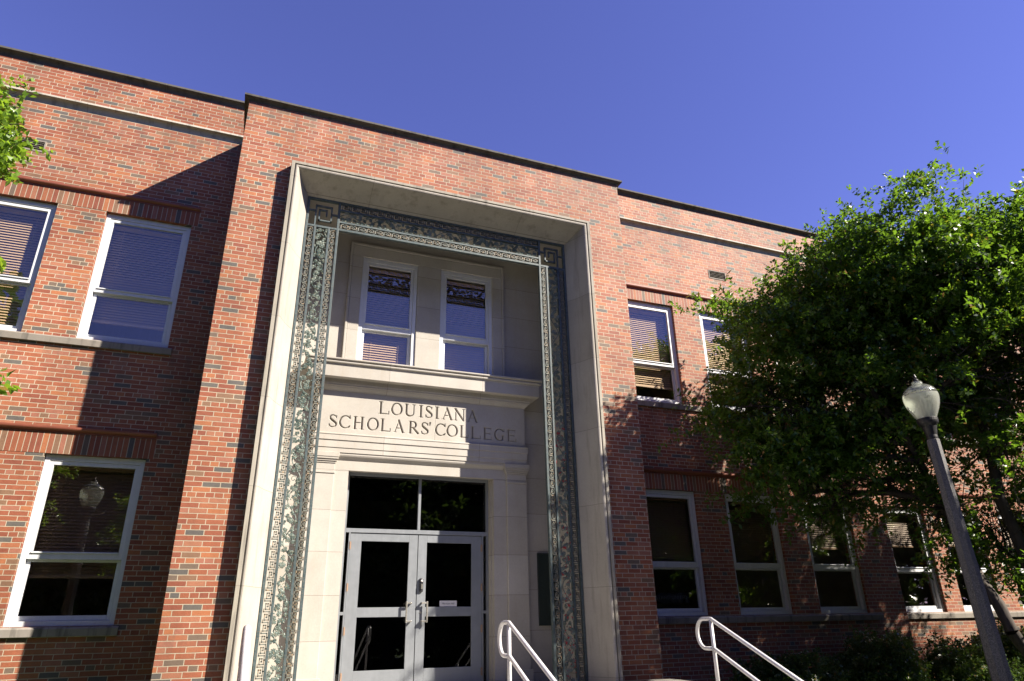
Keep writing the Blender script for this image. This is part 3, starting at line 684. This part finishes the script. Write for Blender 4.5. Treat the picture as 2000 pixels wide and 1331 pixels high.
# corner scrolls
for s_ in (-1, 1):
    m = MB(); cx, cz = s_*(G+H)/2, (ZG+ZH)/2; q = (.512-.072)/2; hb = .0115
    pts = [(-.115,-q),(-.115,.125),(.125,.125),(.125,-.135),(-.06,-.135),(-.06,.055),(.05,.055),(.05,-.035)] if s_ < 0 else [(.115,-q),(.115,.125),(-.125,.125),(-.125,-.135),(.06,-.135),(.06,.055),(-.05,.055),(-.05,-.035)]
    def st(a, b): m.box(cx+min(a[0],b[0])-hb, cx+max(a[0],b[0])+hb, YG+.01, YG+.045, cz+min(a[1],b[1])-hb, cz+max(a[1],b[1])+hb)
    for a, b in zip(pts, pts[1:]): st(a, b)
    st((-q, .03), (-.125, .03)); st((q, .0), (.125, .0)); gpart(m, 'corner_scroll', 'verdigris')
# vine scroll: wavy stem, curls, lobed leaves, berries
def vine(tr, length, period, half, r):
    m = MB(); n = int(length/period*20)
    def P(s, c, q=0.0): return tr(s, c, YG+.026+q)
    m.tube([P(length*i/n, half*.74*math.sin(2*math.pi*length*i/n/period)) for i in range(n+1)], .0085, 6)
    def leaf(s, c, ang, size):
        L = [(0,0,0),(.10,.22,.01),(.02,.46,-.006),(.30,.42,.012),(.36,.66,-.004),(.55,.42,.012),(.72,.50,0),(.78,.22,.01),(1.0,0,-.008)]
        out = [(x, y) for x, y, _ in L] + [(x, -y) for x, y, _ in L[-2:0:-1]]; up = [q for _, _, q in L] + [q for _, _, q in L[-2:0:-1]]
        ca, sa = math.cos(ang), math.sin(ang)
        top = [P(s+(x*ca-y*sa)*size, max(-half, min(half, c+(x*sa+y*ca)*size)), -.012-q*.9) for (x, y), q in zip(out, up)]
        bot = [P(s+(x*ca-y*sa)*size, max(-half, min(half, c+(x*sa+y*ca)*size)), -.004) for (x, y) in out]
        mid = P(s+.5*ca*size, c+.5*sa*size, -.020); k = len(out); o = len(m.v)
        m.v += top+bot+[mid]
        for i in range(k): j = (i+1) % k; m.f.append((o+i, o+j, o+2*k)); m.f.append((o+i, o+k+i, o+k+j, o+j))
        m.f.append(tuple(o+k+i for i in range(k)))
    def berry(s, c, rr=.011):
        p = P(s, c, -.012); m.lathe([(.001, -rr), (rr*.8, -rr*.6), (rr, 0), (rr*.8, rr*.6), (.001, rr)], p, 7)
    k = 0; s0 = period*.06
    while s0 < length-.05:
        sg = 1 if k % 2 == 0 else -1                      # crest side
        sc0 = s0+period*.19
        # curl on the inner side of each crest
        cc = (sc0+.0, -sg*half*.22); R0 = half*.5
        pts = [P(cc[0]+R0*(1-i/26*.78)*math.cos(a), cc[1]+sg*R0*.9*(1-i/26*.78)*math.sin(a), -.006) for i, a in [(i, 1.9+i*.26) for i in range(23)] if cc[0]+R0 < length]
        if len(pts) > 3: m.tube(pts, .0055, 5)
        for ds, dc in ((.05, -.95), (-.05, -.9), (.0, .35), (.16, -.6), (.115, .9), (-.1, .2)):
            if 0.02 < sc0+ds < length-.02: berry(sc0+ds, sg*dc*half*.95)
        s0 += period/2; k += 1
    s1 = .035
    while s1 < length-.05:
        for c0 in (-.62, .0, .62):
            if rnd.random() < .78: leaf(s1+rnd.uniform(-.02, .02), (c0+rnd.uniform(-.2, .2))*half, rnd.uniform(0, 6.28), rnd.uniform(.05, .072))
        s1 += .062
    return m
for s_ in (-1, 1):
    xc = s_*(G-.256); gpart(vine(lambda s, c, q: (xc+c, q, ZH-.01-s), ZH-zb-.01, .54, .087, 0), 'vine_scroll', 'vine')
zc_ = ZG-.256*(ZG-ZH)/.512
gpart(vine(lambda s, c, q: (-H+s, q, zc_+c), 2*H, .54, .091, 0), 'vine_scroll', 'vine')

# ------------------------------------------------------------------ handrails
def handrail(x, label, r=.0205):
    o = empty('handrail', (x, -2.47, .805), label, 'handrail', 'handrails of the entrance steps'); sl = .447
    zt, zl = 1.65-.805-r, 1.33-.805
    def arc(cy, cz, ry, rz, a0, a1, n=10): return [(0, cy+ry*math.cos(a), cz+rz*math.sin(a)) for a in [math.radians(a0+(a1-a0)*i/n) for i in range(n+1)]]
    e = 1.93; hz = (zt-zl)/2; ln = .27
    top = [(0, -e, zt-e*sl), (0, -.04, zt-.04*sl), (0, -.012, zt-.003), (0, .02, zt)] + arc(ln-hz*.9, zl+hz, hz*.9, hz, 90, -90, 14) + [(0, .0, zl)]
    m = MB(); m.tube(top, r, 14); a = m.build('top_rail', M['rail'], o, smooth=True)
    m = MB(); m.tube([(0, -.0, zl), (0, -.03, zl-.012), (0, -e, zl-e*sl)], r, 14); m.build('lower_rail', M['rail'], o, smooth=True)
    for y in (0, -1.75):
        m = MB(); m.tube([(0, y, -.805+.0 if y else 0.0), (0, y, zt+y*sl-.004)], r, 14); m.build('post', M['rail'], o, smooth=True)
    return o
handrail(-2.405, 'white pipe handrail at the left edge of the steps before the portal jamb', .033)
handrail(.0, 'white pipe handrail in the middle of the steps before the right door')
handrail(2.376, 'white pipe handrail on the right of the steps before the lower brick windows')
pier = MB(); pier.box(2.69, 2.96, -1.6, -.64, -.1, .84); pier.box(2.65, 3.0, -1.65, -.6, .842, .915)
tag(pier.build('stone_pier', M['sill'], None, bevel=.012), 'low flat topped stone pier beside the steps below the right brick corner', 'pier')

# ------------------------------------------------------------------ lamp posts
def lamp(x, y, zg, lean, label):
    """zg: height of the widest part of the globe"""
    o = empty('lamp_post', (x, y, 0), label, 'street lamp', 'acorn lamp posts along the front'); o.rotation_euler = lean
    zc = zg-.54
    m = MB(); m.lathe([(.116, 0), (.116, .02), (.074, zc-.0), (.068, zc+.004)], (0,0,0), 8, .5); m.build('pole', M['pole'], o)
    m = MB(); m.lathe([(.062, zc-.02), (.066, zc+.03), (.064, zc+.06), (.085, zc+.17), (.108, zc+.20), (.115, zc+.21), (.122, zc+.235), (.122, zc+.268), (.116, zc+.275), (.05, zc+.276)], (0,0,0), 28); m.build('collar', M['black'], o, smooth=False)
    gl = [(.112, zc+.277), (.134, zc+.32), (.165, zc+.385), (.188, zc+.445), (.202, zc+.505), (.206, zc+.545), (.203, zc+.585)]
    m = MB(); m.rings([[(r*math.cos(2*math.pi*k/48), r*math.sin(2*math.pi*k/48), z) for k in range(48)] for r, z in gl], True, False); m.build('globe', M['globe'], o, smooth=True)
    gc = [(.203, zc+.586), (.197, zc+.615), (.180, zc+.65), (.153, zc+.68), (.118, zc+.704), (.086, zc+.718), (.072, zc+.724), (.066, zc+.745), (.06, zc+.765), (.03, zc+.775)]
    m = MB(); m.rings([[(r*math.cos(2*math.pi*k/48), r*math.sin(2*math.pi*k/48), z) for k in range(48)] for r, z in gc], True, True); m.build('globe_cap', M['globecap'], o, smooth=True)
    m = MB(); m.lathe([(.032, zc+.774), (.034, zc+.785), (.024, zc+.80), (.013, zc+.812), (.02, zc+.828), (.013, zc+.845), (.004, zc+.875)], (0,0,0), 16); m.build('finial', M['black'], o)
    m = MB(); m.lathe([(.03, zc+.277), (.03, zc+.36), (.02, zc+.365), (.042, zc+.44), (.048, zc+.50), (.036, zc+.56), (.01, zc+.58)], (0,0,0), 20); m.build('bulb', M['paper'], o, smooth=True)
    return o
lamp(5.50, -3.37, 4.19, (0, math.radians(-1.7), 0), 'acorn globe lamp on a speckled octagonal pole before the right tree')
lamp(-5.36, -3.56, 4.12, (0, 0, 0), 'acorn globe lamp seen only as a reflection in the lower left window')

# ------------------------------------------------------------------ trees
def tubes_np(paths, sides=5):
    V, F, o = [], [], 0
    for pts, rad in paths:
        P = np.array(pts, float); T = np.gradient(P, axis=0); T /= (np.linalg.norm(T, axis=1, keepdims=True)+1e-9)
        a = np.cross(T, [0.31, .17, .93]); a /= (np.linalg.norm(a, axis=1, keepdims=True)+1e-9); b = np.cross(T, a)
        th = np.linspace(0, 2*np.pi, sides, endpoint=False); R = np.array(rad, float)[:, None, None]
        ring = P[:, None, :]+R*(np.cos(th)[None, :, None]*a[:, None, :]+np.sin(th)[None, :, None]*b[:, None, :])
        n = len(P); V.append(ring.reshape(-1, 3)); I = o+np.arange(n*sides).reshape(n, sides); J = np.roll(I, -1, 1)
        F.append(np.stack([I[:-1], J[:-1], J[1:], I[1:]], -1).reshape(-1, 4)); o += n*sides
    return np.concatenate(V), np.concatenate(F)
def leaves_np(rng, base, dirs, per, tl, ll, lw, up=.5):
    """base (n,3), dirs (n,3): per leaves along each twig of length tl"""
    n = len(base); k = np.tile(np.arange(per), n); B_ = np.repeat(base, per, 0); D_ = np.repeat(dirs, per, 0)
    L = tl*np.repeat(rng.uniform(.6, 1.2, n), per); s = (k+.6)/per
    droop = np.zeros_like(B_); droop[:, 2] = -.18*L*s**2
    p = B_+D_*(L*s)[:, None]+droop+rng.normal(0, .018, B_.shape)
    side = np.cross(D_, rng.normal(0, 1, B_.shape)); side /= (np.linalg.norm(side, axis=1, keepdims=True)+1e-9)
    ax = D_*.45+side*.9+rng.normal(0, .25, B_.shape); ax /= np.linalg.norm(ax, axis=1, keepdims=True)
    nr = rng.normal(0, .55, B_.shape); nr[:, 2] += up+.35; nr -= ax*(nr*ax).sum(1, keepdims=True); nr /= (np.linalg.norm(nr, axis=1, keepdims=True)+1e-9)
    wd = np.cross(nr, ax); l = ll*rng.uniform(.6, 1.25, len(p))[:, None]; w_ = lw*rng.uniform(.7, 1.2, len(p))[:, None]
    V = np.stack([p, p+ax*l*.5+wd*w_*.5+nr*l*.07, p+ax*l-nr*l*.10, p+ax*l*.5-wd*w_*.5+nr*l*.07], 1).reshape(-1, 3)
    return V, np.arange(len(V)).reshape(-1, 4)
def crown_points(rng, lobes, n, inner=.5, clump=0, sg=.25):
    w_ = np.array([max(l[3]*l[4]*l[5], .16)*(.5 if l[0] > 12 else .45 if l[0] > 9.4 else .6 if l[2] < 4.6 else 1.45 if l[0] < 7.5 else 1) for l in lobes])**.75; idx = rng.choice(len(lobes), n, p=w_/w_.sum())
    L = np.array(lobes)[idx]; d = rng.normal(0, 1, (n, 3)); d /= np.linalg.norm(d, axis=1, keepdims=True)
    r = inner+(1-inner)*rng.random(n)**.6
    # broken surface: push each direction in and out
    r *= 1+.26*np.sin(d[:, 0]*6.3+L[:, 0]*3)*np.sin(d[:, 1]*5.1+L[:, 2]*2)+.12*np.sin(d[:, 2]*8.7+L[:, 1]*5)
    P = L[:, :3]+d*L[:, 3:6]*r[:, None]
    if clump:
        nc = max(8, n//clump); k = rng.integers(0, nc, n-nc); P[nc:] = P[k]+rng.normal(0, 1, (n-nc, 3))*np.array([sg, sg, sg*.56]); d[nc:] = d[k]
    return P, d
def tree(name, label, cat, base, stems, lobes, ntw, per, tl, ll, lw, seed, leafmat, group=None, inner=.45, clump=0, sg=.25):
    rng = np.random.default_rng(seed); root = empty(name, base, label, cat, group); inv = Matrix.Translation(tuple(-c for c in base))
    paths = []; r_ = random.Random(seed); nodes = []
    def path(a, b, ra, rb, n=7, wob=.12, sag=0):
        a, b = Vector(a), Vector(b); ln = (b-a).length; pts = []
        k1 = Vector((r_.uniform(-1,1), r_.uniform(-1,1), r_.uniform(-.4,.8)))*wob*ln
        for i in range(n+1):
            t = i/n; pts.append(tuple(a.lerp(b, t)+k1*math.sin(math.pi*t)+Vector((r_.uniform(-1,1), r_.uniform(-1,1), r_.uniform(-1,1)))*.012*ln*(0 < i < n)))
        paths.append((pts, [ra+(rb-ra)*i/n for i in range(n+1)])); return pts
    sp_ = []
    for s0, s1, r0, r1 in stems: sp_.append(path(s0, s1, r0, r1, 10, .06))
    for l in lobes:
        c = Vector(l[:3]); best = min((Vector(p) for s in sp_ for p in s[4:]), key=lambda p: (p-c).length+max(0, p.z-c.z)*2)
        bp = path(best, c, .055, .03, 7, .14); nodes.append((c, l))
        for k in range(9):
            d = Vector((r_.gauss(0,1), r_.gauss(0,1), r_.gauss(.25,1))).normalized(); e = c+Vector((d.x*l[3], d.y*l[4], d.z*l[5]))*r_.uniform(.6, .95)
            q = path(Vector(bp[r_.randint(3, 7)]), e, .022, .006, 6, .16)
            for j in range(4):
                d2 = (d+Vector((r_.gauss(0,.7), r_.gauss(0,.7), r_.gauss(.2,.6)))).normalized(); path(Vector(q[r_.randint(2, 5)]), Vector(q[r_.randint(4, 6)])+d2*r_.uniform(.3, .7)*sg*4, .008, .003, 4, .15)
    V, F = tubes_np(paths, 6); o = np_mesh('trunk', V, F, M['bark'], root, True); o.matrix_parent_inverse = inv
    p, d = crown_points(rng, lobes, ntw, inner, clump, sg)
    dd = d+rng.normal(0, .55, d.shape); dd[:, 2] += .18; dd /= np.linalg.norm(dd, axis=1, keepdims=True)
    V, F = leaves_np(rng, p, dd, per, tl, ll, lw); o = np_mesh('crown', V, F, M[leafmat], root); o.matrix_parent_inverse = inv
    return root
RL = [(5.8,-.9,6.1,1.3,1.1,1.15),(5.2,-.7,4.9,1.25,.9,1.0),(6.3,-1.5,6.95,1.3,1.2,1.15),(7.0,-2.0,7.2,1.35,1.2,1.1),(8.3,-3.0,7.4,1.5,1.4,1.2),(10.1,-3.2,7.6,1.7,1.5,1.35),
      (7.0,-1.5,5.6,1.6,1.3,1.3),(6.3,-.8,4.0,1.4,.8,1.0),(8.6,-2.4,6.0,1.7,1.5,1.4),(10.4,-2.8,5.8,1.8,1.6,1.5),(8.2,-2.4,4.3,1.6,1.3,1.1),(10.4,-2.4,4.0,1.7,1.4,1.3),(7.6,-3.2,6.7,1.2,1.0,1.1),(9.0,-3.8,6.6,1.3,1.0,1.2),
      (7.2,-.9,6.9,1.3,.9,1.2),(9.2,-1.2,7.2,1.6,1.2,1.3),(8.0,-1.0,5.0,1.5,1.0,1.2),(11.2,-3.6,7.4,1.5,1.3,1.4),(7.0,-2.6,5.0,1.1,.9,.9)]
tree('crape_myrtle_tree', 'broad leafy tree shading the right wing behind the lamp post', 'tree', (8.6,-2.4,0),
     [((8.4,-2.3,-.1),(7.55,-2.2,1.4),.10,.09),((7.55,-2.2,1.4),(7.0,-1.7,4.4),.085,.05),((8.7,-2.5,-.1),(8.2,-2.2,4.8),.13,.06),((9.0,-2.5,-.1),(9.6,-2.8,5.2),.13,.06),((8.8,-2.2,-.1),(8.7,-2.9,5.8),.11,.05),((9.1,-2.3,-.1),(10.4,-2.4,4.6),.11,.06)],
     [(a+.14, b, c-.12, d*.88, e*.9, f*.86) for a, b, c, d, e, f in RL]+[(5.6,-.7,4.2,.9,.7,.8),(6.9,-.9,3.6,1.0,.6,.6),(6.0,-.6,3.5,.9,.5,.6),(7.7,-.9,3.4,1.0,.6,.6),(13.4,-3,7.2,1.7,1.5,1.5),(13.2,-2.2,5.2,1.7,1.5,1.5),(12.6,-4.6,7.8,1.5,1.3,1.3),(15.2,-4.0,7.8,1.8,1.6,1.6),(7.5,-1.7,3.1,.5,.5,.4),(8.3,-1.8,2.6,.6,.5,.6),(8.9,-2.0,1.9,.5,.5,.6),(9.4,-1.9,3.2,.8,.6,.7)], 13000, 21, .40, .088, .045, 11, 'leaf', None, .42, 24, .27)
LL = [(-5.42,-3.2,5.72,.42,.42,.36)]*6+[(-4.68,-4.3,3.12,.15,.2,.24)]*3+[(-4.86,-4.3,3.92,.15,.2,.15)]+[(-5.9,-3.2,5.9,.5,.5,.5)]*2+[(-7.0,-3.2,6.3,1.1,1.1,1.0),(-6.9,-3.4,4.7,1.1,1.0,1.0),(-8.0,-3.0,5.4,1.4,1.3,1.4)]
tree('myrtle_tree', 'bright green tree reaching in from the left edge of the front', 'tree', (-7.6,-3.3,0),
     [((-7.6,-3.3,-.1),(-7.3,-3.3,3.4),.12,.07),((-7.7,-3.2,-.1),(-6.7,-3.2,4.6),.10,.05),((-7.5,-3.5,-.1),(-6.5,-3.4,3.2),.09,.05)], LL, 5200, 20, .24, .07, .040, 23, 'leafbright', None, .2, 4, .13)
tree('young_oak_tree', 'tree beside the path whose shade falls on the lamp pole', 'tree', (12.2,-8.2,0),
     [((12.2,-8.2,-.1),(11.6,-8.0,4.4),.14,.08),((11.6,-8.0,4.4),(11.0,-7.7,6.2),.08,.04)], [(10.6,-7.6,6.7,1.2,1.1,1.3),(12.0,-8.4,6.2,1.4,1.4,1.3),(12.2,-8.0,7.4,1.3,1.2,1.1)], 1500, 18, .5, .11, .06, 29, 'leaf', None, .3)

# trees across the lawn, behind the viewer: the windows mirror them
def back_tree():
    lobes = []; r_ = random.Random(5)
    for k in range(16):
        a = r_.uniform(0, 6.28); q = r_.uniform(0, 3.4); lobes.append((q*math.cos(a), q*math.sin(a), r_.uniform(2.6, 10.0), r_.uniform(1.7, 2.6), r_.uniform(1.7, 2.6), r_.uniform(1.4, 2.0)))
    return tree('oak_tree', 'large dark oak across the lawn facing the entrance, mirrored in its glass', 'tree', (0,0,0), [((0,0,-.1),(.3,.1,3.4),.36,.25),((.3,.1,3.4),(-1.3,.6,6),.2,.1),((.3,.1,3.4),(1.5,-.6,6.6),.2,.09)], lobes, 3600, 14, .9, .42, .25, 31, 'leafdark', 'oaks across the lawn', .2)
bt_ = back_tree()
for k, (x, y, s_, a) in enumerate(((11.5,-18,1.0,0), (4,-20,.98,1.7), (20,-18.5,1.1,3.1), (-5,-18,.92,4.2), (27.5,-18,1.4,.8), (-11.5,-16.5,1.05,2.5), (-18,-13,1.35,5.2), (7,-27,1.15,.4), (-1,-26,1.2,2.2), (24,-24,1.15,3.9),
        (36,-14,1.55,1.1), (-9,-27,1.1,5.9), (-24,-6,1.5,1.3), (-19,-22,1.3,3.3), (24,-31,1.5,4.6), (33,-26,1.8,2.0), (-27,-15,1.7,.3))):
    o = bt_ if k == 0 else copy_tree(bt_)
    o.location = (x, y, 0); o.scale = (s_,)*3; o.rotation_euler = (0, 0, a)

# shrubs at the foot of the right wing
def shrub(name, label, c, r, n, seed, red=False, grp='shrubs under the right windows', big=1.0):
    rng = np.random.default_rng(seed); root = empty(name, (c[0], c[1], 0), label, 'shrub', grp); inv = Matrix.Translation((-c[0], -c[1], 0))
    lobes = [(c[0]+rng.uniform(-.5,.5)*r[0], c[1]+rng.uniform(-.4,.4)*r[1], c[2]+rng.uniform(-.15,.15), r[0]*rng.uniform(.5,.7), r[1]*rng.uniform(.6,.8), r[2]*rng.uniform(.7,1)) for _ in range(6)]
    p, d = crown_points(rng, lobes, n, .6); p[:, 2] = np.abs(p[:, 2]); dd = d+rng.normal(0, .5, d.shape); dd[:, 2] += .4; dd /= np.linalg.norm(dd, axis=1, keepdims=True)
    V, F = leaves_np(rng, p, dd, 11, .17*big, .062*big, .034*big); o = np_mesh('foliage', V, F, M['leafdark'], root); o.matrix_parent_inverse = inv
    paths = [([(c[0]+dx*.2, c[1], -.05), (c[0]+dx*.6, c[1]+dx*.1, .4), (c[0]+dx, c[1], c[2])], [.02, .014, .006]) for dx in (-r[0]*.5, -.1, r[0]*.45)]
    V, F = tubes_np(paths, 5); o = np_mesh('stem', V, F, M['bark'], root); o.matrix_parent_inverse = inv
    if red:
        q = p[rng.choice(len(p), 26, False)]+np.array([0, -.03, .03]); V, F = leaves_np(rng, q, np.tile([[0, -.6, .8]], (len(q), 1)), 5, .05, .045, .035); t = NT('red_blossom'); t.pbr((.35, .02, .04), .6)
        o = np_mesh('blossom', V, F, t.m, root); o.matrix_parent_inverse = inv
shrub('shrub', 'low dark glossy shrub under the two lower windows right of the bay', (5.3, .1, .52), (1.25, .6, .5), 2600, 41)
shrub('shrub', 'taller dark shrub with a few red blossoms under the third lower window', (7.2, .1, .68), (1.2, .65, .52), 2600, 42, True)
shrub('shrub', 'dark shrub behind the lamp pole below the far end windows', (9.3, .2, .62), (1.2, .7, .52), 2600, 43, True)
shrub('shrub', 'dark shrub at the right picture edge below the tree', (11.3, .4, .7), (1.2, .7, .6), 2400, 44)
for x_ in (-14, 0, 14, 28):
    shrub('hedge', 'tall dark hedge closing the far side of the lawn behind the oaks', (x_, -29, 1.6), (9.5, 1.6, 2.0), 2600, 60+x_+20, False, 'hedges behind the oaks', 4.5)
